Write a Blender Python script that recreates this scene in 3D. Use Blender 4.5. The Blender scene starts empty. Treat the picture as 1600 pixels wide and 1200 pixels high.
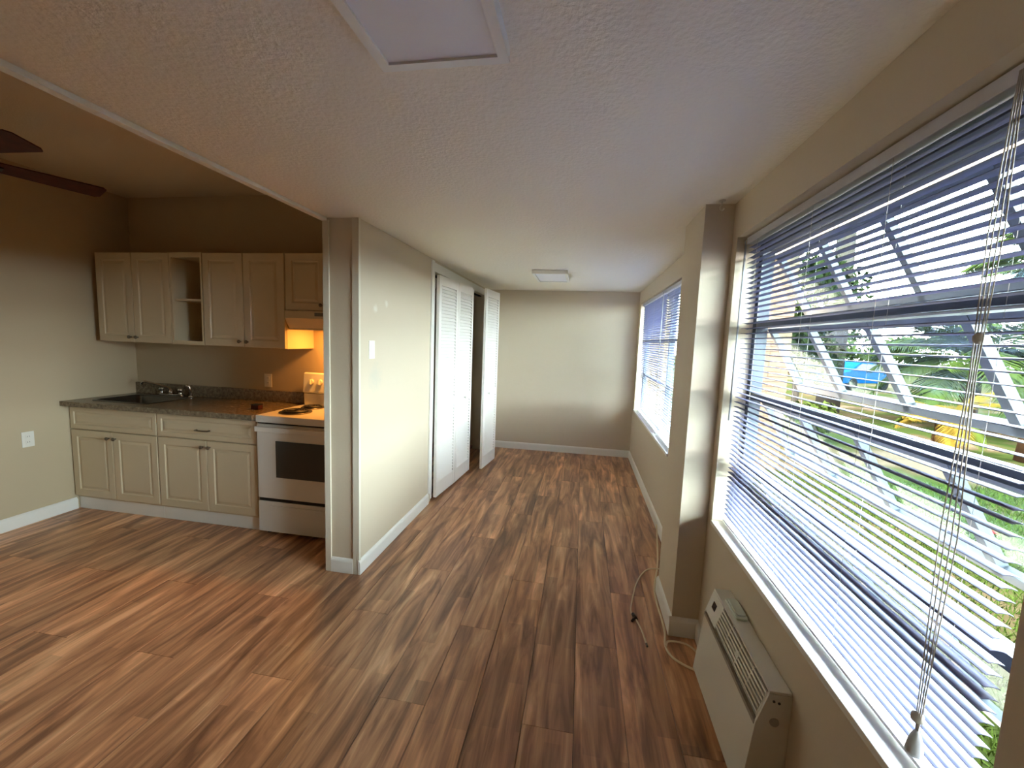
import bpy, bmesh, math, random
from mathutils import Vector, Matrix
random.seed(7)
sc = bpy.context.scene
COL = sc.collection
PI = math.pi

# ------------------------------------------------------------------ camera
F_PX = 650.8
YAW, PITCH, ROLL, CAMH = 0.1644, -0.1055, 0.0375, 1.5313
cyw, syw, cp, sp = math.cos(YAW), math.sin(YAW), math.cos(PITCH), math.sin(PITCH)
fwd = Vector((-syw*cp, cyw*cp, sp)); r0 = Vector((cyw, syw, 0)); u0 = r0.cross(fwd)
rt = r0*math.cos(ROLL) + u0*math.sin(ROLL); up = -r0*math.sin(ROLL) + u0*math.cos(ROLL)
cam_d = bpy.data.cameras.new('camera'); cam = bpy.data.objects.new('camera', cam_d); COL.objects.link(cam)
M3 = Matrix((rt, up, -fwd)).transposed()
cam.matrix_world = Matrix.Translation((0, 0, CAMH)) @ M3.to_4x4()
cam_d.sensor_fit = 'HORIZONTAL'; cam_d.sensor_width = 36.0; cam_d.lens = 36.0*F_PX/1600.0
cam_d.clip_start = 0.02; cam_d.clip_end = 400
sc.camera = cam

# ------------------------------------------------------------------ world, sun, exposure
w = bpy.data.worlds.new('sky'); sc.world = w; w.use_nodes = True
bg = w.node_tree.nodes['Background']
bg.inputs['Color'].default_value = (0.93, 0.96, 1.0, 1); bg.inputs['Strength'].default_value = 20.0
sun_d = bpy.data.lights.new('sun', 'SUN'); sun_d.energy = 18.0; sun_d.angle = 0.02; sun_d.color = (1, .93, .8)
sun = bpy.data.objects.new('sun', sun_d); COL.objects.link(sun)
sun.rotation_euler = Vector((0.42, 0.30, -0.86)).to_track_quat('-Z', 'Y').to_euler(); sun.location = (-8, -6, 18)
vs = sc.view_settings
vs.view_transform = 'Standard'; vs.look = 'None'; vs.gamma = 1.0; vs.use_curve_mapping = False; vs.exposure = 1.95
sc.cycles.diffuse_bounces = 6; sc.cycles.max_bounces = 16; sc.cycles.transparent_max_bounces = 24
sc.cycles.caustics_reflective = False; sc.cycles.caustics_refractive = False

def portal(name, x, y0, y1, z0, z1):
    # sampling portal in the window opening: emits nothing itself, only guides the sky light
    d = bpy.data.lights.new(name, 'AREA'); d.shape = 'RECTANGLE'; d.size = z1-z0; d.size_y = y1-y0; d.cycles.is_portal = True
    o = bpy.data.objects.new(name, d); COL.objects.link(o); o.location = (x, (y0+y1)/2, (z0+z1)/2); o.rotation_euler = (0, math.pi/2, 0)
portal('portal_near_window', 1.0, .715, 2.125, .678, 2.04)
portal('portal_far_window', .835, 3.34, 5.55, .69, 2.045)

# ------------------------------------------------------------------ room dimensions (metres)
XK, YK, HK = -4.08, 3.235, 2.66          # kitchen side wall, kitchen back wall, kitchen ceiling
XP0, XL, YP = -1.555, -1.336, 2.34       # partition: kitchen side, hall side, end
H = 2.21                                 # sunroom ceiling
XW, XR, XO = 0.676, 0.70, 0.84           # near window wall, far window wall, outside face
YB, YF = 5.717, -1.9                     # end wall, wall behind the camera
XC, YC, YC2 = 0.543, 2.193, 2.585        # column
WY0, WY1, WZ0, WZ1 = 0.715, 2.125, 0.678, 2.04
FY0, FY1, FZ0, FZ1 = 3.34, 5.55, 0.69, 2.045
YS = -4.6                                # end of the sunroom behind the camera
GZ = -0.35                               # ground outside

# ------------------------------------------------------------------ materials
def lin(c):
    return tuple(((x/255)/12.92 if x/255 <= .04045 else ((x/255+.055)/1.055)**2.4) for x in c)

def mat(name, col, rough=.5, metal=0, var=0.0, vscale=6, bump=0.0, bscale=60, spec=.5, emit=None, estr=0, coat=0):
    m = bpy.data.materials.new(name); m.use_nodes = True
    nt = m.node_tree; b = nt.nodes['Principled BSDF']
    b.inputs['Base Color'].default_value = (*col, 1); b.inputs['Roughness'].default_value = rough
    b.inputs['Metallic'].default_value = metal; b.inputs['Specular IOR Level'].default_value = spec
    b.inputs['Coat Weight'].default_value = coat
    if emit: b.inputs['Emission Color'].default_value = (*emit, 1); b.inputs['Emission Strength'].default_value = estr
    geo = nt.nodes.new('ShaderNodeNewGeometry')
    if var:
        n = nt.nodes.new('ShaderNodeTexNoise'); n.inputs['Scale'].default_value = vscale; n.inputs['Detail'].default_value = 4
        nt.links.new(geo.outputs['Position'], n.inputs['Vector'])
        r = nt.nodes.new('ShaderNodeValToRGB')
        r.color_ramp.elements[0].position = .3; r.color_ramp.elements[1].position = .7
        r.color_ramp.elements[0].color = (*[c*(1-var) for c in col], 1)
        r.color_ramp.elements[1].color = (*[min(1, c*(1+var)) for c in col], 1)
        nt.links.new(n.outputs['Fac'], r.inputs['Fac']); nt.links.new(r.outputs['Color'], b.inputs['Base Color'])
    if bump:
        n2 = nt.nodes.new('ShaderNodeTexNoise'); n2.inputs['Scale'].default_value = bscale; n2.inputs['Detail'].default_value = 3
        nt.links.new(geo.outputs['Position'], n2.inputs['Vector'])
        bp = nt.nodes.new('ShaderNodeBump'); bp.inputs['Strength'].default_value = bump; bp.inputs['Distance'].default_value = .004
        nt.links.new(n2.outputs['Fac'], bp.inputs['Height']); nt.links.new(bp.outputs['Normal'], b.inputs['Normal'])
    return m

def wood_floor_mat():
    m = bpy.data.materials.new('floor_wood'); m.use_nodes = True; nt = m.node_tree; L = nt.links; N = nt.nodes
    b = N['Principled BSDF']
    tc = N.new('ShaderNodeTexCoord'); oi = N.new('ShaderNodeObjectInfo')
    off = N.new('ShaderNodeVectorMath'); off.operation = 'ADD'
    sc_ = N.new('ShaderNodeMath'); sc_.operation = 'MULTIPLY'; sc_.inputs[1].default_value = 61.0
    L.new(oi.outputs['Random'], sc_.inputs[0])
    cmb = N.new('ShaderNodeCombineXYZ'); L.new(sc_.outputs[0], cmb.inputs[0]); L.new(sc_.outputs[0], cmb.inputs[1]); L.new(sc_.outputs[0], cmb.inputs[2])
    L.new(tc.outputs['Object'], off.inputs[0]); L.new(cmb.outputs[0], off.inputs[1])
    def noise(scale_xyz, s, detail, rough=.55, dist=0):
        mp = N.new('ShaderNodeMapping'); mp.inputs['Scale'].default_value = scale_xyz
        L.new(off.outputs[0], mp.inputs['Vector'])
        n = N.new('ShaderNodeTexNoise'); n.inputs['Scale'].default_value = s; n.inputs['Detail'].default_value = detail
        n.inputs['Roughness'].default_value = rough; n.inputs['Distortion'].default_value = dist
        L.new(mp.outputs[0], n.inputs['Vector']); return n
    # broad strips inside one board
    n1 = noise((1.0, .11, 1), 15, 4, .55, .9)
    r1 = N.new('ShaderNodeValToRGB'); e = r1.color_ramp.elements
    e[0].position = .30; e[0].color = (*lin((112, 78, 57)), 1)
    e[1].position = .70; e[1].color = (*lin((212, 170, 130)), 1)
    for pos, c in ((.42, (146, 104, 75)), (.50, (172, 126, 92)), (.58, (188, 142, 105))):
        x = e.new(pos); x.color = (*lin(c), 1)
    L.new(n1.outputs['Fac'], r1.inputs['Fac'])
    # fine grain
    n2 = noise((1.0, .04, 1), 70, 5, .65, .2)
    r2 = N.new('ShaderNodeValToRGB'); r2.color_ramp.elements[0].position = .25; r2.color_ramp.elements[0].color = (.62, .58, .55, 1)
    r2.color_ramp.elements[1].position = .65; r2.color_ramp.elements[1].color = (1.08, 1.06, 1.04, 1)
    L.new(n2.outputs['Fac'], r2.inputs['Fac'])
    mx = N.new('ShaderNodeMixRGB'); mx.blend_type = 'MULTIPLY'; mx.inputs[0].default_value = .55
    L.new(r1.outputs[0], mx.inputs[1]); L.new(r2.outputs[0], mx.inputs[2])
    # dark knots and streaks
    n3 = noise((1.0, .16, 1), 9, 4, .6, 1.2)
    r3 = N.new('ShaderNodeValToRGB'); r3.color_ramp.elements[0].position = .62; r3.color_ramp.elements[0].color = (1, 1, 1, 1)
    r3.color_ramp.elements[1].position = .76; r3.color_ramp.elements[1].color = (.50, .43, .38, 1)
    L.new(n3.outputs['Fac'], r3.inputs['Fac'])
    mx2 = N.new('ShaderNodeMixRGB'); mx2.blend_type = 'MULTIPLY'; mx2.inputs[0].default_value = .8
    L.new(mx.outputs[0], mx2.inputs[1]); L.new(r3.outputs[0], mx2.inputs[2])
    # narrow printed strips, three to a board
    sep = N.new('ShaderNodeSeparateXYZ'); L.new(off.outputs[0], sep.inputs[0])
    cb = N.new('ShaderNodeCombineXYZ'); L.new(sep.outputs[1], cb.inputs[0]); L.new(sep.outputs[0], cb.inputs[1])
    bt = N.new('ShaderNodeTexBrick'); bt.offset = .37; bt.inputs['Scale'].default_value = 1; bt.inputs['Mortar Size'].default_value = 0
    bt.inputs['Brick Width'].default_value = .62; bt.inputs['Row Height'].default_value = .0683; bt.inputs['Bias'].default_value = 0
    bt.inputs['Color1'].default_value = (.72, .70, .68, 1); bt.inputs['Color2'].default_value = (1.22, 1.2, 1.18, 1)
    L.new(cb.outputs[0], bt.inputs['Vector'])
    mx3 = N.new('ShaderNodeMixRGB'); mx3.blend_type = 'MULTIPLY'; mx3.inputs[0].default_value = .75
    L.new(mx2.outputs[0], mx3.inputs[1]); L.new(bt.outputs[0], mx3.inputs[2])
    hsv = N.new('ShaderNodeHueSaturation'); hsv.inputs['Saturation'].default_value = 1.0
    mr = N.new('ShaderNodeMapRange'); mr.inputs[3].default_value = 1.12; mr.inputs[4].default_value = 1.5
    L.new(oi.outputs['Random'], mr.inputs[0]); L.new(mr.outputs[0], hsv.inputs['Value'])
    L.new(mx3.outputs[0], hsv.inputs['Color']); L.new(hsv.outputs[0], b.inputs['Base Color'])
    b.inputs['Roughness'].default_value = .34; b.inputs['Specular IOR Level'].default_value = .55
    bp = N.new('ShaderNodeBump'); bp.inputs['Strength'].default_value = .12; bp.inputs['Distance'].default_value = .002
    L.new(n2.outputs['Fac'], bp.inputs['Height']); L.new(bp.outputs[0], b.inputs['Normal'])
    return m

def granite_mat():
    m = bpy.data.materials.new('granite_laminate'); m.use_nodes = True; nt = m.node_tree; L = nt.links; N = nt.nodes
    b = N['Principled BSDF']; geo = N.new('ShaderNodeNewGeometry')
    n = N.new('ShaderNodeTexNoise'); n.inputs['Scale'].default_value = 38; n.inputs['Detail'].default_value = 5; n.inputs['Roughness'].default_value = .7
    L.new(geo.outputs['Position'], n.inputs['Vector'])
    r = N.new('ShaderNodeValToRGB'); e = r.color_ramp.elements
    e[0].position = .32; e[0].color = (*lin((74, 66, 54)), 1); e[1].position = .68; e[1].color = (*lin((150, 136, 112)), 1)
    x = e.new(.45); x.color = (*lin((112, 98, 78)), 1); x = e.new(.56); x.color = (*lin((130, 115, 92)), 1)
    L.new(n.outputs['Fac'], r.inputs['Fac']); L.new(r.outputs[0], b.inputs['Base Color'])
    b.inputs['Roughness'].default_value = .22
    return m

def glass_mat(name, tint, gloss=.06):
    m = bpy.data.materials.new(name); m.use_nodes = True; nt = m.node_tree; N = nt.nodes; L = nt.links
    N.remove(N['Principled BSDF']); out = N['Material Output']
    t = N.new('ShaderNodeBsdfTransparent'); t.inputs[0].default_value = (*tint, 1)
    g = N.new('ShaderNodeBsdfGlossy'); g.inputs['Roughness'].default_value = .03
    fr = N.new('ShaderNodeFresnel'); fr.inputs[0].default_value = 1.45
    mu = N.new('ShaderNodeMath'); mu.operation = 'MULTIPLY'; mu.inputs[1].default_value = .10; L.new(fr.outputs[0], mu.inputs[0])
    ms = N.new('ShaderNodeMixShader'); L.new(mu.outputs[0], ms.inputs[0]); L.new(t.outputs[0], ms.inputs[1]); L.new(g.outputs[0], ms.inputs[2])
    L.new(ms.outputs[0], out.inputs[0]); return m

def hall_wall_mat(base):
    m = mat('wall_paint_hall', base, .55, bump=.10, bscale=90)
    nt = m.node_tree; N = nt.nodes; L = nt.links; b = N['Principled BSDF']; geo = N['Geometry']
    col_in = None; prev = None
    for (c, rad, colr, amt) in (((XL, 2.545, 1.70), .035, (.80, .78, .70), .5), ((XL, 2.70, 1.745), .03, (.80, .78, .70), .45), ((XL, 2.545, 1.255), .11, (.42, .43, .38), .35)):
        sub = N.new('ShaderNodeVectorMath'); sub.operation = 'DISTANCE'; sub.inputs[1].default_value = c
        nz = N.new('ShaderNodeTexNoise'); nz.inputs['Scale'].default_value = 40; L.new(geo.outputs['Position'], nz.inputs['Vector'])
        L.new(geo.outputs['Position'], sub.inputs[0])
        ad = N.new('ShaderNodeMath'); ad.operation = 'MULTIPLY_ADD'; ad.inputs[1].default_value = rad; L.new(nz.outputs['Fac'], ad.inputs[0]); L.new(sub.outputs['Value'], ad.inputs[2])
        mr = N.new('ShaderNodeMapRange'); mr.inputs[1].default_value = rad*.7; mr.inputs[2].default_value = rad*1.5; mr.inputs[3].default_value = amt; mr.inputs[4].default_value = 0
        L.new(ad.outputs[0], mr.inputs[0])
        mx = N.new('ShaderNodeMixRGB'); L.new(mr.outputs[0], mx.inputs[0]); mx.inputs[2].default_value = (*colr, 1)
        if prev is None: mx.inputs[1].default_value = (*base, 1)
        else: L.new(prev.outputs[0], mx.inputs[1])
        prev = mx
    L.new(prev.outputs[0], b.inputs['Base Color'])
    return m

PAINT = lin((205, 190, 167))
M = {}
M['wall'] = mat('wall_paint', PAINT, .6, bump=.10, bscale=90)
M['wallk_dimmed'] = mat('wall_paint_kitchen_dimmed', lin((190, 173, 144)), .6, bump=.10, bscale=90)  # room wall paint, darkened and warmed to carry the kitchen's dim light
M['hall'] = hall_wall_mat(PAINT)
M['ceil'] = mat('ceiling_paint_sand', lin((238, 229, 213)), .8, bump=.9, bscale=70)
M['ceil2'] = mat('ceiling_paint_popcorn', lin((238, 230, 213)), .85, bump=1.0, bscale=48)
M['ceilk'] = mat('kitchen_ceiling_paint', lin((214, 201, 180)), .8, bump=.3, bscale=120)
M['trim'] = mat('white_trim_paint', lin((232, 229, 222)), .35)
M['bead'] = mat('corner_guard_paint', lin((214, 205, 186)), .35)
M['door'] = mat('closet_door_paint', lin((236, 230, 224)), .4)
M['cab'] = mat('cabinet_thermofoil', lin((208, 192, 162)), .35)
M['knob'] = mat('brushed_nickel', lin((120, 110, 95)), .35, .9)
M['granite'] = granite_mat()
M['steel'] = mat('stainless_steel', lin((96, 94, 90)), .3, 1.0, var=.06, vscale=80)
M['chrome'] = mat('chrome', lin((215, 213, 208)), .1, 1.0)
M['enamel'] = mat('white_enamel', lin((228, 226, 220)), .25)
M['ovenglass'] = mat('oven_glass', lin((58, 58, 56)), .12)
M['black'] = mat('black_coil', lin((30, 26, 24)), .45)
M['darkgap'] = mat('dark_rubber', lin((28, 25, 22)), .8)
M['drip'] = mat('drip_pan_chrome', lin((150, 140, 128)), .25, 1.0)
M['plastic'] = mat('white_plastic', lin((232, 228, 218)), .4)
M['ivory'] = mat('ivory_plastic', lin((222, 210, 184)), .4)
M['fan'] = mat('mahogany_fan_blade', lin((74, 34, 24)), .6, var=.25, vscale=18, spec=.15)
M['bronze'] = mat('oiled_bronze', lin((60, 45, 36)), .4, .8)
M['diffuser'] = mat('light_diffuser', lin((236, 235, 240)), .55)
M['ac'] = mat('air_conditioner_plastic', lin((218, 212, 198)), .45)
M['acstrip'] = mat('air_conditioner_strip', lin((150, 138, 120)), .5)
M['acdark'] = mat('grille_recess', lin((70, 66, 60)), .7)
M['display'] = mat('dark_display', lin((40, 44, 56)), .2)
M['tray'] = mat('pale_plastic_tray', lin((205, 210, 195)), .3)
M['cable'] = mat('cream_cable', lin((226, 208, 172)), .5)
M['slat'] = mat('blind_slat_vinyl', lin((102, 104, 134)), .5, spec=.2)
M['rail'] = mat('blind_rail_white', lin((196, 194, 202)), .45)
M['cord'] = mat('blind_cord', lin((168, 160, 150)), .7)
M['wand'] = mat('clear_wand', lin((170, 172, 178)), .15)
M['alu'] = mat('mill_aluminium', lin((60, 67, 76)), .5, .2)
M['glass'] = glass_mat('window_glass', (.86, .95, .95))
M['floor'] = wood_floor_mat()
M['subfloor'] = mat('subfloor', lin((46, 30, 20)), .9)
M['outwall'] = mat('outside_stucco', lin((61, 58, 51)), .85, bump=.3, bscale=40, spec=0)
M['brick'] = mat('tan_brick', lin((56, 48, 39)), .85, var=.18, vscale=9, bump=.3, bscale=50, spec=0)
M['mortar'] = mat('mortar', lin((49, 45, 39)), .9, spec=0)
M['bark'] = mat('pale_bark', lin((30, 28, 24)), .9, var=.2, vscale=4, bump=.6, bscale=14, spec=0)
M['palmbark'] = mat('palm_bark', lin((31, 22, 13)), .95, var=.3, vscale=8, bump=.8, bscale=20, spec=0)
def leaf(name, c, v=.3):
    m = mat(name, lin(c), .9, var=v, vscale=3, spec=0); b = m.node_tree.nodes['Principled BSDF']
    return m
M['leaf_dark'] = leaf('dark_green_leaf', (12, 18, 6))
M['leaf_mid'] = leaf('mid_green_leaf', (22, 29, 9))
M['frond'] = leaf('palm_frond_green', (25, 32, 9))
M['frond_yellow'] = leaf('palm_frond_yellow', (44, 36, 10))
M['frond_brown'] = leaf('palm_frond_dry', (37, 24, 12))
M['grass'] = leaf('grass_blade', (23, 33, 9))
M['red'] = mat('red_flower', lin((70, 6, 9)), .8, spec=0)
M['carblue'] = mat('blue_car_paint', lin((3, 29, 56)), .25, spec=0)
M['tyre'] = mat('tyre_rubber', lin((8, 8, 8)), .9, spec=0)
M['carglass'] = mat('car_glass', lin((20, 26, 32)), .3, spec=.1)
M['concrete'] = mat('concrete', lin((140, 132, 126)), .85, var=.1, vscale=5, spec=0)

def ground_mat():
    m = bpy.data.materials.new('ground_sand_and_grass'); m.use_nodes = True; nt = m.node_tree; L = nt.links; N = nt.nodes
    b = N['Principled BSDF']; geo = N.new('ShaderNodeNewGeometry')
    n = N.new('ShaderNodeTexNoise'); n.inputs['Scale'].default_value = .55; n.inputs['Detail'].default_value = 6; n.inputs['Roughness'].default_value = .65
    L.new(geo.outputs['Position'], n.inputs['Vector'])
    r = N.new('ShaderNodeValToRGB'); e = r.color_ramp.elements
    e[0].position = .44; e[0].color = (*lin((16, 22, 7)), 1); e[1].position = .62; e[1].color = (*lin((39, 34, 28)), 1)
    x = e.new(.53); x.color = (*lin((26, 23, 14)), 1)
    L.new(n.outputs['Fac'], r.inputs['Fac']); L.new(r.outputs[0], b.inputs['Base Color']); b.inputs['Roughness'].default_value = .95; b.inputs['Specular IOR Level'].default_value = 0
    return m
M['ground'] = ground_mat()

# ------------------------------------------------------------------ mesh helpers
class MB:
    def __init__(s): s.v = []; s.f = []
    def box(s, a, b):
        x0, x1 = sorted((a[0], b[0])); y0, y1 = sorted((a[1], b[1])); z0, z1 = sorted((a[2], b[2])); k = len(s.v)
        s.v += [Vector(p) for p in ((x0,y0,z0),(x1,y0,z0),(x1,y1,z0),(x0,y1,z0),(x0,y0,z1),(x1,y0,z1),(x1,y1,z1),(x0,y1,z1))]
        s.f += [[k+i for i in q] for q in ((0,3,2,1),(4,5,6,7),(0,1,5,4),(1,2,6,5),(2,3,7,6),(3,0,4,7))]
        return s
    def prism(s, pts, axis, a, b):
        # pts: profile in the other two axes (axis x: (y,z); y: (x,z); z: (x,y))
        k = len(s.v); n = len(pts)
        for t in (a, b):
            for p in pts:
                q = {'x': (t, p[0], p[1]), 'y': (p[0], t, p[1]), 'z': (p[0], p[1], t)}[axis]
                s.v.append(Vector(q))
        s.f.append([k+i for i in range(n)][::-1]); s.f.append([k+n+i for i in range(n)])
        for i in range(n):
            j = (i+1) % n; s.f.append([k+i, k+j, k+n+j, k+n+i])
        return s
    def tube(s, pts, r, n=8, cap=True):
        pts = [Vector(p) for p in pts]; k = len(s.v)
        rr = r if isinstance(r, (list, tuple)) else [r]*len(pts)
        prev = None
        for i, p in enumerate(pts):
            d = (pts[min(i+1, len(pts)-1)] - pts[max(i-1, 0)]).normalized()
            if prev is None:
                a = Vector((0, 0, 1)) if abs(d.z) < .9 else Vector((1, 0, 0)); u = d.cross(a).normalized()
            else: u = (prev - d*prev.dot(d)).normalized()
            prev = u; vv = d.cross(u)
            for j in range(n):
                t = 2*PI*j/n; s.v.append(p + (u*math.cos(t) + vv*math.sin(t))*rr[i])
        for i in range(len(pts)-1):
            for j in range(n):
                a = k+i*n+j; b2 = k+i*n+(j+1) % n; s.f.append([a, b2, b2+n, a+n])
        if cap: s.f.append([k+j for j in range(n)][::-1]); s.f.append([k+(len(pts)-1)*n+j for j in range(n)])
        return s
    def lathe(s, prof, c, axis='z', n=20, sgn=1):
        k = len(s.v)
        for (r, h) in prof:
            for j in range(n):
                t = 2*PI*j/n; a, b2 = r*math.cos(t), r*math.sin(t)
                q = {'z': (a, b2, h*sgn), 'y': (a, h*sgn, b2), 'x': (h*sgn, a, b2)}[axis]
                s.v.append(Vector(c)+Vector(q))
        for i in range(len(prof)-1):
            for j in range(n):
                a = k+i*n+j; b2 = k+i*n+(j+1) % n; s.f.append([a, b2, b2+n, a+n])
        s.f.append([k+j for j in range(n)][::-1]); s.f.append([k+(len(prof)-1)*n+j for j in range(n)])
        return s
    def quad(s, a, b, c, d):
        k = len(s.v); s.v += [Vector(a), Vector(b), Vector(c), Vector(d)]; s.f.append([k, k+1, k+2, k+3]); return s
    def xf(s, m):
        s.v = [m @ v for v in s.v]; return s

WLOC = {}
def wl(p): return WLOC[p.name] if p is not None else Vector((0, 0, 0))
def mesh_from(name, mb, material, smooth=False, bevel=0, c=Vector((0, 0, 0))):
    me = bpy.data.meshes.new(name); me.from_pydata([tuple(v-c) for v in mb.v], [], mb.f)
    bm = bmesh.new(); bm.from_mesh(me)
    bmesh.ops.recalc_face_normals(bm, faces=bm.faces)
    if bevel:
        es = [e for e in bm.edges if len(e.link_faces) == 2 and e.calc_face_angle(0) > .5]
        bmesh.ops.bevel(bm, geom=es, offset=bevel, segments=2, affect='EDGES', profile=.6, clamp_overlap=True)
    if smooth:
        for f in bm.faces: f.smooth = len(f.verts) <= 4
    bm.to_mesh(me); bm.free()
    me.materials.append(material); return me
def tag(o, label=None, cat=None, group=None, kind=None):
    if label: o['label'] = label
    if cat: o['category'] = cat
    if group: o['group'] = group
    if kind: o['kind'] = kind
    return o
def place(name, me, loc, parent=None, rot=None):
    o = bpy.data.objects.new(name, me); COL.objects.link(o)
    loc = Vector(loc)
    if parent is not None: o.parent = parent
    o.location = loc - wl(parent)
    if rot is not None: o.rotation_euler = rot
    WLOC[o.name] = loc.copy(); return o
def obj(name, mb, material, parent=None, smooth=False, bevel=0):
    lo = Vector([min(v[i] for v in mb.v) for i in range(3)]); hi = Vector([max(v[i] for v in mb.v) for i in range(3)])
    c = Vector(((lo.x+hi.x)/2, (lo.y+hi.y)/2, lo.z if parent is None else (lo.z+hi.z)/2))
    return place(name, mesh_from(name, mb, material, smooth, bevel, c), c, parent)
def thing(name, loc, label=None, cat=None, group=None, kind=None):
    o = bpy.data.objects.new(name, None); COL.objects.link(o); o.empty_display_size = .1
    o.location = loc; WLOC[o.name] = Vector(loc); return tag(o, label, cat, group, kind)
def struct(name, mb, material, parent=None, **k):
    o = obj(name, mb, material, parent, **k)
    if parent is None: o['kind'] = 'structure'
    return o
B = lambda *a: MB().box(*a)

# ================================================================== SETTING
# ---- floor with separate boards
fl = struct('floor', MB().box((XK-.1, YF-.1, -.12), (XR+.14, YB+.1, -.012)).box((XP0-.1, YS-.1, -.12), (XR+.14, YF-.1, -.012)), M['subfloor'])
PW, PL = .205, 1.5
cache = {}
def plank_mesh(wd, ln):
    key = (round(wd, 4), round(ln, 4))
    if key not in cache:
        g = .0009
        mb = MB().prism([(-wd/2+g, 0), (wd/2-g, 0), (wd/2-g, .0098), (wd/2-g-.0016, .0112), (-wd/2+g+.0016, .0112), (-wd/2+g, .0098)], 'y', -ln/2+g, ln/2-g)
        cache[key] = mesh_from('plank', mb, M['floor'])
    return cache[key]
k0 = math.floor((XK+.568+.205)/PW)
k = k0
while True:
    xa = -.775 + PW*k; xb = xa + PW
    if xa > XR: break
    joints0 = (1.515, 2.02, 2.505)[k % 3]
    xa2, xb2 = max(xa, XK), min(xb, XR)
    if xb2 - xa2 > .01:
        y = joints0 - PL*6
        while y < YB:
            ya, yb = max(y, YF if xb2 < XP0 else YS), min(y+PL, YB)
            if yb - ya > .02:
                place('plank', plank_mesh(xb2-xa2, yb-ya), ((xa2+xb2)/2, (ya+yb)/2, -.0112), fl)
            y += PL
    k += 1

# ---- ceilings
struct('ceiling', B((XP0, YS-.14, H), (XO+.54, 2.598, H+.14)), M['ceil'])  # overhang past the window wall is an unseen eave, sized to shade the slats
struct('ceiling', MB().box((XP0, 2.601, H+.0025), (XO+.54, YB+.14, H+.14)).box((XP0-.68, 3.36, H+.0025), (XP0, YB+.14, H+.14)), M['ceil2'])  # carries the added shading eave on along the far window
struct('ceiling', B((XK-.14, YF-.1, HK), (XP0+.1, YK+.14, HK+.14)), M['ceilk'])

# ---- walls
def wall_x(name, x0, x1, y0, y1, z0, z1, holes, m):
    """wall slab between x0 and x1 with rectangular holes (y0,y1,z0,z1)"""
    mb = MB(); ys = sorted(holes); cur = y0
    for (a, b, c, d) in ys:
        mb.box((x0, cur, z0), (x1, a, z1)); mb.box((x0, a, z0), (x1, b, c)); mb.box((x0, a, d), (x1, b, z1)); cur = b
    mb.box((x0, cur, z0), (x1, y1, z1))
    return struct(name, mb, m)
wall_x('wall_right', XW, XO, YS, YC2, 0, H, [(WY0, WY1, WZ0, WZ1)], M['wall'])
wall_x('wall_right_far', XR, XO, YC2, YB, 0, H, [(FY0, FY1, FZ0, FZ1)], M['wall'])
struct('wall_column', B((XC, YC, 0), (XW, YC2, H)), M['wall'])
struct('wall_back', B((-2.3, YB, 0), (XO, YB+.14, H)), M['wall'])
struct('wall_kitchen', B((XK-.14, YK, 0), (XP0, YK+.12, HK)), M['wallk_dimmed'])
struct('wall_left', B((XK-.14, YF, 0), (XK, YK, HK)), M['wallk_dimmed'])
struct('wall_front', MB().box((XK-.14, YF-.14, 0), (XP0+.1, YF, HK)), M['wallk_dimmed'])
struct('wall_front_left', B((XP0, YS, 0), (XP0+.1, YF-.14, H)), M['wall'])
struct('wall_front_end', B((XP0, YS-.14, 0), (XO, YS, H)), M['wall'])
struct('wall_partition', B((XP0, YP, 0), (XL, 3.60, H)), M['hall'])
struct('wall_beam', B((XP0, YF, H+.03), (XP0+.1, YK, HK)), M['wall'])
# closet recess behind the folding doors
mb = MB().box((XP0-.68, 3.36, 0), (XP0-.60, YB, H)).box((XP0-.60, 3.36, 0), (XP0, 3.60, H))
struct('wall_closet', mb, M['wall'])
struct('wall_closet_front', MB().box((XL-.11, 5.53, 0), (XL, YB, H)).box((XL-.11, 3.60, 2.10), (XL, 5.53, H)), M['hall'])
# outside skin of the house under the windows is the same slab, plus a fascia on the added eave, unseen and lengthened to shade the slats
struct('trim_added_eave', B((XO+.50, YS-.14, H-.02), (XO+.54, YB+.14, H+.16)), M['outwall'])

# ---- trims
mb = MB().box((XP0-.014, YF, H-.018), (XP0+.022, YP-.011, H+.035))
struct('trim_2', mb, M['trim'], bevel=.002)
struct('trim_3', B((XP0-.010, YP-.010, 0), (XP0+.030, YP+.03, H-.011)), M['bead'], bevel=.002)
struct('trim_4', B((XL-.038, YP-.010, 0), (XL+.006, YP+.012, H-.001)), M['bead'], bevel=.002)

def baseboard(name, p0, p1, n, hgt=.098, t=.014):
    """p0->p1 floor line, n = unit normal into the room"""
    p0, p1, n = Vector((*p0, 0)), Vector((*p1, 0)), Vector((*n, 0))
    prof = [(0, .002), (t, .002), (t, hgt*.80), (t*.75, hgt*.90), (t*.35, hgt*.97), (0, hgt)]
    mb = MB(); m = len(prof)
    for p in (p0, p1):
        for (a, z) in prof: mb.v.append(p + n*a + Vector((0, 0, z)))
    mb.f.append(list(range(m))[::-1]); mb.f.append([m+i for i in range(m)])
    for i in range(m): j = (i+1) % m; mb.f.append([i, j, m+j, m+i])
    return struct(name, mb, M['trim'])
baseboard('baseboard_back', (XL, YB), (XR, YB), (0, -1))
baseboard('baseboard_right', (XR, YC2), (XR, YB), (-1, 0))
baseboard('baseboard_column_side', (XC, YC), (XC, YC2), (-1, 0), .105)
baseboard('baseboard_column_front', (XC-.014, YC), (XW, YC), (0, -1), .105)
baseboard('baseboard_right_near', (XW, YS), (XW, YC), (-1, 0))
baseboard('baseboard_partition', (XL, YP-.014), (XL, 3.53), (1, 0))
baseboard('baseboard_post', (XP0+.03, YP), (XL-.038, YP), (0, -1))
baseboard('baseboard_left', (XK, YF), (XK, 2.70), (1, 0))
baseboard('baseboard_closet_end', (XL, 5.54), (XL, YB), (1, 0))

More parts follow.
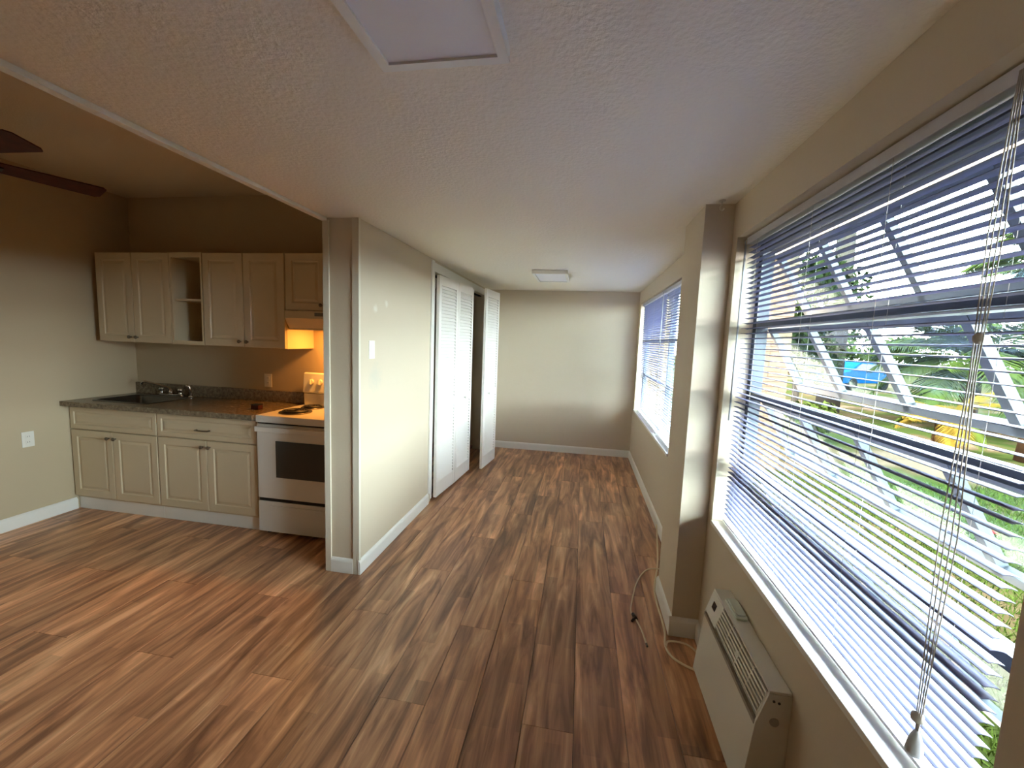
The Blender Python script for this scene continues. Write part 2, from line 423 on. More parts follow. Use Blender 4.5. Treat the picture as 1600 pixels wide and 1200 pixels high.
# closet casing
struct('trim_5', B((XL, 3.530, .092), (XL+.014, 3.590, H-.012)), M['trim'], bevel=.002)
struct('trim_6', B((XL-.02, 3.592, .02), (XL+.004, 3.628, 2.105)), M['trim'], bevel=.002)
struct('trim_7', B((XL-.02, 3.592, 2.107), (XL+.012, 5.55, H-.025)), M['trim'], bevel=.002)
struct('trim_8', B((XL-.075, 3.632, 2.088), (XL-.035, 5.50, 2.099)), M['darkgap'])

# ---- folding louvred closet doors
def louvre_leaf(parent, p0, p1, knob_side=None, zb=.025, zt=2.083):
    p0, p1 = Vector((*p0, 0)), Vector((*p1, 0)); d = (p1-p0); W = d.length; d.normalize()
    ang = math.atan2(d.y, d.x); n = Vector((d.y, -d.x, 0))           # n faces the room
    t = .028; st = .050
    rot = Matrix.Rotation(ang, 4, 'Z'); base = Matrix.Translation(p0) @ rot   # local x along leaf, -y to the room
    mb = MB(); e = .002
    mb.box((e, -t/2, zb), (st, t/2, zt)).box((W-st, -t/2, zb), (W-e, t/2, zt))
    zm = .86
    for (a, b) in ((zb, zb+.14), (zm, zm+.075), (zt-.085, zt)): mb.box((st, -t/2+.001, a), (W-st, t/2-.001, b))
    lf = obj('door_leaf', mb.xf(base), M['door'], parent)
    sl = MB(); c, s_ = math.cos(.90), math.sin(.90); hw = .021; th = .0035
    pr = [(-hw*c-th*s_, -hw*s_+th*c), (hw*c-th*s_, hw*s_+th*c), (hw*c+th*s_, hw*s_-th*c), (-hw*c+th*s_, -hw*s_-th*c)]
    sl.prism(pr, 'x', st-.004, W-st+.004)
    cc = Vector((W/2, 0, 0)); me = mesh_from('louvre', MB().prism(pr, 'x', -(W/2-st+.004), W/2-st+.004), M['door'])
    for (a, b) in ((zb+.14, zm), (zm+.075, zt-.085)):
        cnt = int((b-a)/.0305); step = (b-a)/cnt
        for i in range(cnt):
            q = base @ Vector((W/2, 0, a+step*(i+.5)))
            place('louvre', me, q, lf, (0, 0, ang))
    if knob_side is not None:
        q = base @ Vector((knob_side*W, -t/2, .90))
        kb = MB().lathe([(.006, 0), (.006, .012), (.014, .016), (.015, .024), (.010, .030)], (0, 0, 0), 'y', 14, -1)
        kb.xf(Matrix.Translation(q) @ rot); obj('knob', kb, M['plastic'], lf, smooth=True)
    return lf
d1 = thing('door_1', (XL, 4.08, 0), 'closed pair of white louvred folding doors beside the hall light switch wall', kind='structure')
louvre_leaf(d1, (-1.305, 3.632), (-1.262, 4.078))
louvre_leaf(d1, (-1.262, 4.084), (-1.232, 4.545), knob_side=.48)
d2 = thing('door_2', (-1.15, 5.1, 0), 'open white louvred folding door swung out at the far end of the closet', kind='structure')
louvre_leaf(d2, (-1.098, 4.60), (-1.045, 5.075), knob_side=.30, zt=2.09)
louvre_leaf(d2, (-1.062, 5.09), (-1.29, 5.50), zt=2.09)

# ---- near window: aluminium awning window, four tiers open
def bar(mb, a, b, wx, wz):
    """rectangular bar between two points lying in a plane of constant y"""
    a, b = Vector(a), Vector(b); d = (b-a).normalized(); n = Vector((-d.z, 0, d.x)); yv = Vector((0, 1, 0)); k = len(mb.v)
    for p in (a, b):
        for (i, j) in ((-1, -1), (1, -1), (1, 1), (-1, 1)): mb.v.append(p + n*wz*i/2 + yv*wx*j/2)
    mb.f += [[k, k+1, k+2, k+3][::-1], [k+4, k+5, k+6, k+7]] + [[k+i, k+(i+1) % 4, k+4+(i+1) % 4, k+4+i] for i in range(4)]
def awning_window(name, y0, y1, tiers, ztop, zbot, label, x=.80, out=.15, drop=.265, ncol=4):
    w_ = thing(name, (x, (y0+y1)/2, zbot), label, kind='structure')
    mb = MB().box((x-.022, y0, zbot), (x+.03, y0+.035, ztop)).box((x-.022, y1-.035, zbot), (x+.03, y1, ztop))
    mb.box((x-.02, y0+.035, tiers[0]+.012), (x+.028, y1-.035, ztop)).box((x-.02, y0+.035, zbot), (x+.028, y1-.035, zbot+.03))
    obj('frame', mb, M['alu'], w_)
    for z in tiers[1:]:
        obj('rail', B((x-.02, y0+.035, z-.004), (x+.022, y1-.035, z+.026)), M['alu'], w_)
    ya, yb = y0+.045, y1-.045
    for i, z in enumerate(tiers):
        dr = drop
        p_t = Vector((x+.034, 0, z-.004)); p_b = Vector((x+.034+out, 0, z-.004-dr))
        dd = (p_b-p_t).normalized(); nn = Vector((dd.z*-1, 0, dd.x))
        mb = MB()
        def barY(pc, wid, th):
            k = len(mb.v)
            for yy in (ya, yb):
                for (i_, j_) in ((-1, -1), (1, -1), (1, 1), (-1, 1)): mb.v.append(Vector((pc.x, yy, pc.z)) + dd*wid*i_/2 + nn*th*j_/2)
            mb.f.extend([[k, k+1, k+2, k+3][::-1], [k+4, k+5, k+6, k+7]] + [[k+a, k+(a+1) % 4, k+4+(a+1) % 4, k+4+a] for a in range(4)])
        barY(p_t+dd*.012, .024, .02); barY(p_b-dd*.012, .028, .022)
        sash = obj('sash', mb, M['alu'], w_)
        for c in range(ncol+1):
            yy = ya + (yb-ya)*c/ncol; yy = min(max(yy, ya+.013), yb-.013)
            m2 = MB(); bar(m2, (p_t.x, yy, p_t.z), (p_b.x, yy, p_b.z), .026, .022); obj('stile', m2, M['alu'], sash)
        for c in range(ncol):
            a = ya + (yb-ya)*c/ncol+.012; b = ya + (yb-ya)*(c+1)/ncol-.012
            m2 = MB(); g0, g1 = p_t+dd*.02, p_b-dd*.02
            kk = nn*.002; pts = [(g0-kk), (g1-kk), (g1+kk), (g0+kk)]
            m2.prism([(p.x, p.z) for p in pts], 'y', a, b); obj('pane', m2, M['glass'], sash)
    return w_
awning_window('window_1', WY0, WY1, (1.958, 1.632, 1.305, .978), WZ1, WZ0, 'grey aluminium awning window with four rows of tilted panes')
# sill and jamb lining of the near window
struct('trim_9', MB().box((XW-.006, WY0, WZ0-.016), (.79, WY1, WZ0+.004)), M['trim'], bevel=.002)
# far window: two sliding lights
def plain_window(name, y0, y1, ym, z0, z1, label, x=.80, nrow=3):
    w_ = thing(name, (x, (y0+y1)/2, z0), label, kind='structure')
    mb = MB()
    for (a, b) in ((y0, y0+.035), (ym-.025, ym+.025), (y1-.035, y1)): mb.box((x-.02, a, z0), (x+.03, b, z1))
    segs = ((y0+.035, ym-.025), (ym+.025, y1-.035))
    for (a, b) in segs: mb.box((x-.02, a, z0), (x+.03, b, z0+.035)).box((x-.02, a, z1-.035), (x+.03, b, z1))
    obj('frame', mb, M['alu'], w_)
    for (a, b) in segs:
        zs = [z0+.035+(z1-z0-.07)*i/nrow for i in range(nrow+1)]
        for i in range(nrow):
            obj('pane', B((x+.002, a, zs[i]+.012), (x+.007, b, zs[i+1]-.012)), M['glass'], w_)
            if i: obj('rail', B((x-.015, a, zs[i]-.012), (x+.02, b, zs[i]+.012)), M['alu'], w_)
    return w_
plain_window('window_2', FY0, FY1, 4.045, FZ0, FZ1, 'far double window with grey frame at the end of the room')
struct('trim_added_eave0', MB().box((XR-.012, FY0, FZ0-.02), (.779, FY1, FZ0+.003)), M['trim'], bevel=.002)

# ================================================================== BLINDS
def blind(x, y0, y1, ztop, zbot, label, pitch=.0228, wid=.0255, tilt=math.radians(4), ladders=(), wand=None, cords=None):
    b = thing('venetian_blind', (x, (y0+y1)/2, zbot), label, 'blind', 'white mini blinds on the windows')
    obj('headrail', MB().prism([(x-.020, ztop-.030), (x+.018, ztop-.030), (x+.018, ztop), (x-.020, ztop)], 'y', y0+.002, y1-.002), M['rail'], b, bevel=.002)
    # one slat mesh: slightly arched strip with thickness, edges clipped at the ends
    prof = []; ns = 5; th = .0007
    for i in range(ns+1):
        s_ = -1+2*i/ns; prof.append((s_*wid/2, .0022*(1-s_*s_)))
    poly = [(a, z+th) for a, z in prof] + [(a, z-th) for a, z in prof[::-1]]
    c, s_ = math.cos(-tilt), math.sin(-tilt)
    poly = [(a*c-z*s_, a*s_+z*c) for a, z in poly]
    me = mesh_from('slat', MB().prism(poly, 'y', -(y1-y0)/2+.008, (y1-y0)/2-.008), M['slat'], smooth=False)
    z = ztop-.048; n = 0
    while z > zbot+.022:
        place('slat', me, (x, (y0+y1)/2, z), b); z -= pitch; n += 1
    obj('bottom_rail', MB().prism([(x-.013, zbot+.004), (x-.010, zbot), (x+.010, zbot), (x+.013, zbot+.004), (x+.013, zbot+.012), (x-.013, zbot+.012)], 'y', y0+.006, y1-.006), M['rail'], b)
    for yl in ladders:
        for dx in (-.0145, .0145):
            obj('ladder_cord', MB().tube([(x+dx, yl, zbot+.01), (x+dx, yl, ztop-.03)], .0006, 4), M['cord'], b)
    if wand:
        yw, za, zb_, r = wand
        obj('tilt_wand', MB().tube([(x-.028, yw, za), (x-.030, yw+.002, zb_)], r, 6), M['wand'], b, smooth=True)
        obj('wand_hook', MB().tube([(x-.020, yw, ztop-.012), (x-.032, yw, ztop-.018), (x-.029, yw, za)], .002, 6), M['wand'], b, smooth=True)
    if cords:
        yc, zl = cords
        xs = x-.033
        for i, dy in enumerate((-.012, -.004, .005, .013)):
            pts = [(xs, yc+dy*.35, ztop-.02), (xs-.002, yc+dy*1.2, 1.75), (xs-.004, yc+dy*.5, 1.50), (xs-.003, yc+dy*1.5, 1.2), (xs-.006, yc+dy*.5, zl+.09), (xs-.006, yc+dy*.2, zl+.05)]
            obj('lift_cord', MB().tube(pts, .0011, 5), M['cord'], b)
        kn = MB().lathe([(.003, 0), (.008, .006), (.008, .014), (.003, .020)], (xs-.004, yc, 1.555), 'z', 10)
        obj('cord_knot', kn, M['cord'], b, smooth=True)
        kn = MB().lathe([(.003, 0), (.010, .006), (.010, .018), (.003, .024)], (xs-.005, yc+.004, zl+.062), 'z', 10)
        obj('cord_stop', kn, M['cord'], b, smooth=True)
        ta = MB().lathe([(.014, 0), (.0145, .006), (.011, .03), (.006, .045), (.003, .05)], (xs-.006, yc, zl), 'z', 12)
        obj('tassel', ta, M['wand'], b, smooth=True)
    return b
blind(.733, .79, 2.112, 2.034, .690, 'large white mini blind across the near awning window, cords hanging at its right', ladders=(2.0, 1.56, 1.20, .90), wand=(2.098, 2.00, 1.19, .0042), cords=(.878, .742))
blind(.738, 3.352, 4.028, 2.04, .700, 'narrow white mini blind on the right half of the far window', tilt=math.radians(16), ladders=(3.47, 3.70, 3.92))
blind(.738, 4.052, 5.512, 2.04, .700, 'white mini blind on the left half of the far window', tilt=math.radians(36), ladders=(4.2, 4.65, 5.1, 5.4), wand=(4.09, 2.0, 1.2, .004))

# ================================================================== KITCHEN
def panel_door(x0, x1, z0, z1, yf, t=.018, stile=.055):
    """raised panel slab, face towards -y at yf"""
    mb = MB(); loops = []
    def loop(ins, y):
        k = len(mb.v)
        for (a, b) in ((x0+ins, z0+ins), (x1-ins, z0+ins), (x1-ins, z1-ins), (x0+ins, z1-ins)): mb.v.append(Vector((a, y, b)))
        loops.append(k)
    loop(0, yf+t); loop(0, yf+.003); loop(.003, yf); loop(stile, yf); loop(stile+.006, yf+.007); loop(stile+.014, yf+.007); loop(stile+.030, yf+.001)
    mb.f.append([loops[0]+i for i in range(4)])
    for a, b in zip(loops, loops[1:]):
        for i in range(4): mb.f.append([a+i, a+(i+1) % 4, b+(i+1) % 4, b+i])
    mb.f.append([loops[-1]+i for i in range(4)])
    return mb
def knob_at(parent, x, z, yf):
    mb = MB().lathe([(.0055, 0), (.0055, .012), (.013, .017), (.0145, .022), (.012, .027), (.005, .029)], (x, yf, z), 'y', 14, -1)
    return obj('knob', mb, M['knob'], parent, smooth=True)
YCAB = 2.688
def base_cabinet(x0, x1, xm, label, pull):
    c = thing('base_cabinet', ((x0+x1)/2, (YCAB+YK)/2, 0), label, 'cabinet', 'white base cabinets in the kitchen')
    yb = YCAB+.019
    mb = MB().box((x0, yb, .105), (x0+.018, YK-.004, .874)).box((x1-.018, yb, .105), (x1, YK-.004, .874)).box((x0+.018, yb, .105), (x1-.018, YK-.004, .123))
    mb.box((x0+.018, YK-.010, .123), (x1-.018, YK-.004, .874)).box((x0+.018, yb, .123), (x1-.018, yb+.010, .700)).box((x0+.018, yb, .70), (x1-.018, yb+.010, .874))
    obj('body', mb, M['cab'], c)
    obj('toe_kick', B((x0, YCAB+.030, .002), (x1, YCAB+.046, .105)), M['trim'], c)
    df = obj('drawer_front', panel_door(x0+.004, x1-.004, .684, .862, YCAB, stile=.036), M['cab'], c)
    if pull:
        xp = (x0+x1)/2-.02; z = .757; y = YCAB
        mb = MB().tube([(xp-.055, y, z), (xp-.055, y-.022, z), (xp-.02, y-.027, z), (xp+.02, y-.027, z), (xp+.055, y-.022, z), (xp+.055, y, z)], .0055, 8)
        obj('handle', mb, M['knob'], df, smooth=True)
    dl = obj('door', panel_door(x0+.004, xm-.0025, .122, .676, YCAB), M['cab'], c); knob_at(dl, xm-.032, .628, YCAB)
    dr = obj('door', panel_door(xm+.0025, x1-.004, .122, .676, YCAB), M['cab'], c); knob_at(dr, xm+.032, .628, YCAB)
base_cabinet(XK+.006, -3.241, -3.664, 'white sink base cabinet in the corner, its false drawer front has no handle', False)
base_cabinet(-3.239, -2.357, -2.796, 'white base cabinet beside the stove, drawer with a bar handle', True)

# countertop with a cut-out for the sink
SX0, SX1, SY0, SY1 = -3.93, -3.40, 2.755, 3.115
ct = thing('countertop', (-3.2, 2.93, .876), 'brown granite-look worktop with low backsplash over the base cabinets', 'countertop')
x0, x1, y0, y1 = XK+.004, -2.347, 2.632, YK-.003
mb = MB(); zs, zt = .876, .914
for (a, b) in (((x0, y0), (x1, SY0)), ((x0, SY1), (x1, y1)), ((x0, SY0), (SX0, SY1)), ((SX1, SY0), (x1, SY1))): mb.box((*a, zs), (*b, zt))
obj('slab', mb, M['granite'], ct)
obj('backsplash', B((x0, YK-.024, zt), (x1, YK-.003, zt+.10)), M['granite'], ct, bevel=.004)
# sink
sk = thing('kitchen_sink', ((SX0+SX1)/2, (SY0+SY1)/2, .73), 'single bowl stainless sink set in the granite worktop', 'sink')
def rrect(x0, x1, y0, y1, r, n=5):
    pts = []
    for (cx, cy, a0) in ((x1-r, y1-r, 0), (x0+r, y1-r, PI/2), (x0+r, y0+r, PI), (x1-r, y0+r, 1.5*PI)):
        for i in range(n+1): t = a0 + PI/2*i/n; pts.append((cx+r*math.cos(t), cy+r*math.sin(t)))
    return pts
mb = MB(); rings = []
for (ins, z, r) in ((-.016, .9145, .05), (-.014, .919, .05), (.004, .918, .045), (.012, .908, .045), (.022, .76, .05), (.05, .745, .06)):
    k = len(mb.v); pts = rrect(SX0+ins, SX1-ins, SY0+ins, SY1-ins, r)
    mb.v += [Vector((a, b, z)) for a, b in pts]; rings.append(k)
n = len(pts)
for a, b in zip(rings, rings[1:]):
    for i in range(n): mb.f.append([a+i, a+(i+1) % n, b+(i+1) % n, b+i])
mb.f.append([rings[-1]+i for i in range(n)])
obj('bowl', mb, M['steel'], sk, smooth=True)
obj('drain', MB().lathe([(.042, 0), (.042, .003), (.03, .004), (.028, .001)], ((SX0+SX1)/2, (SY0+SY1)/2, .7455), 'z', 18), M['chrome'], sk, smooth=True)
# faucet
fx, fy, fz = -3.64, 3.168, .915
fa = thing('faucet', (fx, fy, fz), 'chrome two handle faucet behind the sink, long swivel spout', 'faucet')
obj('base_plate', MB().prism(rrect(fx-.125, fx+.125, fy-.025, fy+.025, .024), 'z', fz, fz+.018), M['chrome'], fa, bevel=.003)
for s_ in (-1, 1):
    cx = fx+s_*.10
    kb = obj('handle', MB().lathe([(.018, 0), (.015, .012), (.011, .022), (.021, .028), (.023, .045), (.017, .052)], (cx, fy, fz+.018), 'z', 16), M['chrome'], fa, smooth=True)
obj('spout', MB().tube([(fx, fy, fz+.015), (fx, fy, fz+.055), (fx-.02, fy-.012, fz+.075), (fx-.09, fy-.055, fz+.105), (fx-.155, fy-.098, fz+.130), (fx-.172, fy-.108, fz+.128), (fx-.176, fy-.111, fz+.105)], [.015, .013, .012, .010, .010, .010, .010], 10), M['chrome'], fa, smooth=True)
obj('spout_collar', MB().lathe([(.02, 0), (.018, .02), (.014, .035)], (fx, fy, fz+.018), 'z', 16), M['chrome'], fa, smooth=True)
sp_ = thing('sink_sprayer', (-3.43, 3.165, .915), 'chrome side sprayer standing right of the faucet', 'sprayer')
obj('base', MB().lathe([(.024, 0), (.022, .008), (.014, .014)], (-3.43, 3.165, .915), 'z', 14), M['chrome'], sp_, smooth=True)
obj('nozzle', MB().tube([(-3.43, 3.165, .925), (-3.432, 3.163, .985), (-3.437, 3.155, 1.012), (-3.452, 3.14, 1.026)], [.011, .010, .013, .014], 10), M['chrome'], sp_, smooth=True)
# small dark box on the worktop
bx = thing('small_box', (-2.50, 2.86, .915), 'small dark box lying on the worktop next to the stove', 'box')
obj('box_body', B((-2.532, 2.835, .915), (-2.468, 2.885, .948)), M['fan'], bx, bevel=.003)
obj('lid', B((-2.534, 2.833, .9485), (-2.466, 2.887, .956)), M['black'], bx, bevel=.002)

# ---- stove
SX, SE, SYF = -2.337, -1.577, 2.658
st = thing('electric_stove', ((SX+SE)/2, 2.93, 0), 'white freestanding electric coil stove between the base cabinet and partition', 'stove')
obj('body', MB().box((SX+.004, SYF+.032, .03), (SE-.004, YK-.045, .858)), M['enamel'], st)
obj('cooktop', MB().box((SX, SYF-.002, .862), (SE, YK-.045, .915)), M['enamel'], st, bevel=.006)
od = obj('oven_door', B((SX+.006, SYF, .292), (SE-.006, SYF+.030, .852)), M['enamel'], st, bevel=.005)
obj('window', B((-2.176, SYF-.003, .457), (-1.736, SYF+.002, .732)), M['ovenglass'], od)
hb = MB().box((SX+.02, SYF-.040, .800), (SE-.02, SYF-.022, .838)).box((SX+.035, SYF-.022, .806), (SX+.065, SYF-.001, .832)).box((SE-.065, SYF-.022, .806), (SE-.035, SYF-.001, .832))
obj('handle', hb, M['enamel'], od, bevel=.004)
obj('door_seal', B((SX+.012, SYF+.006, .853), (SE-.012, SYF+.028, .861)), M['darkgap'], st)
obj('drawer_seal', B((SX+.012, SYF+.006, .268), (SE-.012, SYF+.028, .291)), M['darkgap'], st)
sd = obj('storage_drawer', B((SX+.006, SYF, .032), (SE-.006, SYF+.028, .267)), M['enamel'], st, bevel=.004)
obj('finger_pull', B((SX+.10, SYF-.010, .218), (SE-.10, SYF-.001, .240)), M['enamel'], sd, bevel=.003)
for (a, b) in ((SX+.05, SYF+.06), (SE-.05, SYF+.06), (SX+.05, YK-.10), (SE-.05, YK-.10)):
    obj('foot', MB().lathe([(.018, .001), (.018, .02), (.008, .022), (.008, .03)], (a, b, 0), 'z', 10), M['darkgap'], st)
bg_ = obj('backguard', MB().prism([(YK-.075, .916), (YK-.078, 1.02), (YK-.092, 1.03), (YK-.075, 1.185), (YK-.06, 1.195), (YK-.045, 1.19), (YK-.045, .916)], 'x', SX+.03, SE-.03), M['enamel'], st, bevel=.006)
obj('backguard_seam', B((SX+.032, YK-.082, 1.018), (SE-.032, YK-.076, 1.026)), M['darkgap'], bg_)
for i, xx in enumerate((-2.228, -2.148, -1.957, -1.765, -1.685)):
    yk = YK-.084; zk = 1.118
    kb = MB().lathe([(.024, 0), (.022, .012), (.019, .014)], (0, 0, 0), 'y', 16, -1).box((-.006, -.032, -.020), (.006, -.012, .020))
    kb.xf(Matrix.Translation((xx, yk, zk)) @ Matrix.Rotation(-.10, 4, 'X')); obj('control_knob', kb, M['plastic'], bg_)
for (cx, cy, r) in ((-2.147, 2.842, .100), (-2.155, 3.062, .078), (-1.765, 2.842, .078), (-1.765, 3.062, .100)):
    bo = obj('burner', MB().lathe([(r*.35, .0), (r*.9, .003), (r*1.08, .009), (r*1.16, .007), (r*1.16, .0)], (cx, cy, .9155), 'z', 28), M['drip'], st, smooth=True)
    pts = []
    turns = 4 if r > .09 else 3
    for i in range(turns*22+1):
        t = 2*PI*i/22; rad = r*(.22+.74*i/(turns*22)); pts.append((cx+rad*math.cos(t), cy+rad*math.sin(t), .929))
    obj('coil', MB().tube(pts, .0068, 6), M['black'], bo, smooth=True)

# ---- upper cabinets
YU, ZU0, ZU1 = 2.887, 1.396, 2.120
def upper(x0, x1, z0, doors, label, knobs, grp='white upper cabinets in the kitchen'):
    c = thing('upper_cabinet', ((x0+x1)/2, (YU+YK)/2, z0), label, 'cabinet', grp)
    obj('body', B((x0, YU+.019, z0), (x1, YK-.003, ZU1)), M['cab'], c)
    for (a, b), kx in zip(doors, knobs):
        d_ = obj('door', panel_door(a+.003, b-.003, z0+.002, ZU1-.002, YU), M['cab'], c); knob_at(d_, kx, z0+.042, YU)
    return c
upper(-4.0, -3.284, ZU0, ((-4.0, -3.645), (-3.645, -3.284)), 'leftmost white upper cabinet with two raised panel doors', (-3.678, -3.612))
c = thing('open_shelf_cabinet', (-3.132, 3.05, ZU0), 'narrow open white shelf unit between the upper cabinets', 'shelf')
a, b = -3.281, -2.984
mb = MB().box((a, YU+.002, ZU0), (a+.016, YK-.003, ZU1)).box((b-.016, YU+.002, ZU0), (b, YK-.003, ZU1)).box((a+.016, YU+.002, ZU0), (b-.016, YK-.003, ZU0+.03)).box((a+.016, YU+.002, ZU1-.036), (b-.016, YK-.003, ZU1)).box((a+.016, YK-.012, ZU0+.03), (b-.016, YK-.003, ZU1-.036))
obj('case', mb, M['cab'], c)
obj('shelf', B((a+.017, YU+.02, 1.744), (b-.017, YK-.013, 1.760)), M['cab'], c)
upper(-2.981, -2.259, ZU0, ((-2.981, -2.618), (-2.618, -2.259)), 'white upper cabinet with two doors directly left of the range hood', (-2.650, -2.586))
upper(-2.256, -1.572, 1.692, ((-2.256, -1.914), (-1.914, -1.572)), 'short white upper cabinet above the range hood', (-1.946, -1.882))
# range hood
hd = thing('range_hood', (-1.914, 3.06, 1.545), 'white under-cabinet range hood with its warm lamp lit', 'range hood')
prof = [(YU-.012, 1.690), (YU-.012, 1.634), (YU+.035, 1.560), (YU+.035, 1.548), (YU+.05, 1.548), (YU+.05, 1.60), (YK-.02, 1.60), (YK-.02, 1.548), (YK-.003, 1.548), (YK-.003, 1.690)]
obj('shell', MB().prism(prof, 'x', -2.252, -1.576), M['cab'], hd)
obj('end_panel', B((-2.252, YU+.05, 1.548), (-2.246, YK-.02, 1.599)), M['cab'], hd)
obj('end_panel', B((-1.582, YU+.05, 1.548), (-1.576, YK-.02, 1.599)), M['cab'], hd)
sw = obj('switch_plate', B((-2.0, YU-.0145, 1.652), (-1.90, YU-.0122, 1.678)), M['knob'], hd)
M['bulb'] = mat('lit_lamp_lens', (1, .75, .4), .4, emit=(1.0, .42, .08), estr=3)
obj('lamp_lens', B((-2.02, 3.02, 1.585), (-1.88, 3.12, 1.599)), M['bulb'], hd)
ld = bpy.data.lights.new('hood_lamp', 'AREA'); ld.shape = 'RECTANGLE'; ld.size = .13; ld.size_y = .09; ld.energy = 2.0; ld.color = (1.0, .40, .07)
lo = bpy.data.objects.new('hood_lamp', ld); COL.objects.link(lo); lo.parent = hd; lo.location = Vector((-1.95, 3.07, 1.583)) - wl(hd)

# ---- outlets and switch
def plate(name, c, n, label, cat, toggles, gang=1):
    """wall plate centred at c, n = outward axis '+x','-y'"""
    t = thing(name, c, label, cat)
    c = Vector(c); hw, hh = .036*gang + (.010 if gang > 1 else 0), .058
    def bx_(u0, u1, z0, z1, d0, d1):
        if n == '+x': return B((c.x+d0, c.y+u0, c.z+z0), (c.x+d1, c.y+u1, c.z+z1))
        return B((c.x+u0, c.y-d0, c.z+z0), (c.x+u1, c.y-d1, c.z+z1))
    obj('cover', bx_(-hw, hw, -hh, hh, .0005, .006), M['plastic'], t, bevel=.002)
    for (u, kind) in toggles:
        if kind == 'rocker': obj('rocker', bx_(u-.016, u+.016, -.033, .033, .006, .010), M['plastic'], t, bevel=.002)
        else:
            for z in (-.021, .021):
                r_ = obj('socket', bx_(u-.015, u+.015, z-.014, z+.014, .006, .0085), M['plastic'], t, bevel=.003)
                obj('slot', bx_(u-.007, u-.005, z-.004, z+.006, .0085, .0088), M['darkgap'], r_); obj('slot', bx_(u+.005, u+.007, z-.004, z+.006, .0085, .0088), M['darkgap'], r_)
    return t
plate('light_switch', (XL, 2.492, 1.435), '+x', 'white rocker light switch on the hall wall near its corner', 'switch', ((0, 'rocker'),))
plate('wall_outlet', (XK, 2.425, .652), '+x', 'white wall outlet on the left wall beside the base cabinets', 'outlet', ((0, 'o'),))
plate('wall_outlet', (-2.705, YK, 1.098), '-y', 'white wall outlet on the kitchen wall above the backsplash', 'outlet', ((0, 'o'),))

# ---- ceiling fan
FC = Vector((-3.173, 1.573, 2.335)); FR, TH0, PT, FW = .672, 1.254, .229, .141
fan = thing('ceiling_fan', (FC.x, FC.y, HK), 'dark wood five blade ceiling fan in the kitchen room', 'ceiling fan')
obj('canopy', MB().lathe([(.03, -.075), (.055, -.06), (.07, -.01), (.07, -.0005)], (FC.x, FC.y, HK), 'z', 20), M['bronze'], fan, smooth=True)
obj('downrod', MB().tube([(FC.x, FC.y, HK-.07), (FC.x, FC.y, FC.z+.09)], .012, 10), M['bronze'], fan, smooth=True)
obj('motor', MB().lathe([(.05, -.07), (.10, -.055), (.125, -.015), (.13, .03), (.10, .075), (.04, .10)], FC, 'z', 24), M['bronze'], fan, smooth=True)
for i in range(5):
    th = TH0 - 2*PI*i/5
    mb = MB(); r1 = .20
    out = [(r1, -FW*.38), (FR-.02, -FW/2), (FR, -FW/2+.02), (FR, FW/2-.02), (FR-.02, FW/2), (r1, FW*.38)]
    mb.prism(out, 'z', -.003, .003)
    Rm = Matrix.Translation(FC) @ Matrix.Rotation(th, 4, 'Z') @ Matrix.Rotation(-PT, 4, 'X')
    bl = obj('blade', mb.xf(Rm), M['fan'], fan)
    m2 = MB().box((.10, -.018, -.010), (.27, .018, -.004)); obj('blade_iron', m2.xf(Rm), M['bronze'], bl)

# ---- ceiling lights
def ceiling_light(x0, x1, y0, y1, label, h=.035, fr=.026):
    t = thing('ceiling_light', ((x0+x1)/2, (y0+y1)/2, H), label, 'ceiling light', 'rectangular ceiling lights')
    z0, z1 = H-h, H-.0005
    mb = MB().box((x0, y0, z0), (x0+fr, y1, z1)).box((x1-fr, y0, z0), (x1, y1, z1)).box((x0+fr, y0, z0), (x1-fr, y0+fr, z1)).box((x0+fr, y1-fr, z0), (x1-fr, y1, z1))
    obj('frame', mb, M['trim'], t); obj('diffuser', B((x0+fr, y0+fr, z0+.006), (x1-fr, y1-fr, z0+.010)), M['diffuser'], t)
ceiling_light(-.520, -.205, -.18, 1.030, 'long flat white ceiling light panel overhead, switched off', fr=.024)
ceiling_light(-.525, -.180, 4.08, 4.66, 'small flat ceiling light near the end wall')
# ceiling hook
hk = thing('ceiling_hook', (.60, 2.14, H), 'small metal hook screwed in the ceiling beside the column', 'hook')
obj('plate', MB().lathe([(.014, -.005), (.016, -.0005)], (.60, 2.14, H), 'z', 14), M['bead'], hk)
obj('hook', MB().tube([(.60, 2.14, H-.003), (.60, 2.14, H-.02), (.592, 2.14, H-.03), (.595, 2.14, H-.042), (.604, 2.14, H-.045), (.611, 2.14, H-.036)], .0032, 7), M['bead'], hk, smooth=True)

# ================================================================== AIR CONDITIONER
A0, A1 = 1.272, 1.808
ac = thing('air_conditioner', (.62, (A0+A1)/2, .13), 'cream wall air conditioner under the near window, slanted top grille', 'air conditioner')
tfx, slx, btx = .611, .580, .553; zt_, zm_, zb_ = .500, .397, .130
obj('body', MB().prism([(XW+.001, zb_), (XW+.001, zt_), (tfx+.008, zt_), (slx+.012, zm_), (btx+.014, zb_)], 'y', A0+.006, A1-.006), M['ac'], ac)
obj('top_panel', B((tfx, A0, zt_), (XW-.001, A1, zt_+.008)), M['ac'], ac, bevel=.002)
for (a, b) in ((A0-.002, A0+.006), (A1-.006, A1+.002)):
    obj('end_cap', MB().prism([(XW-.001, zb_), (XW-.001, zt_), (tfx, zt_), (slx, zm_), (btx, zb_)], 'y', a, b), M['ac'], ac)
sl_d = Vector((slx-tfx, 0, zm_-zt_)).normalized(); sl_n = Vector((sl_d.z, 0, -sl_d.x))
sl_len = (Vector((slx, 0, zm_))-Vector((tfx, 0, zt_))).length
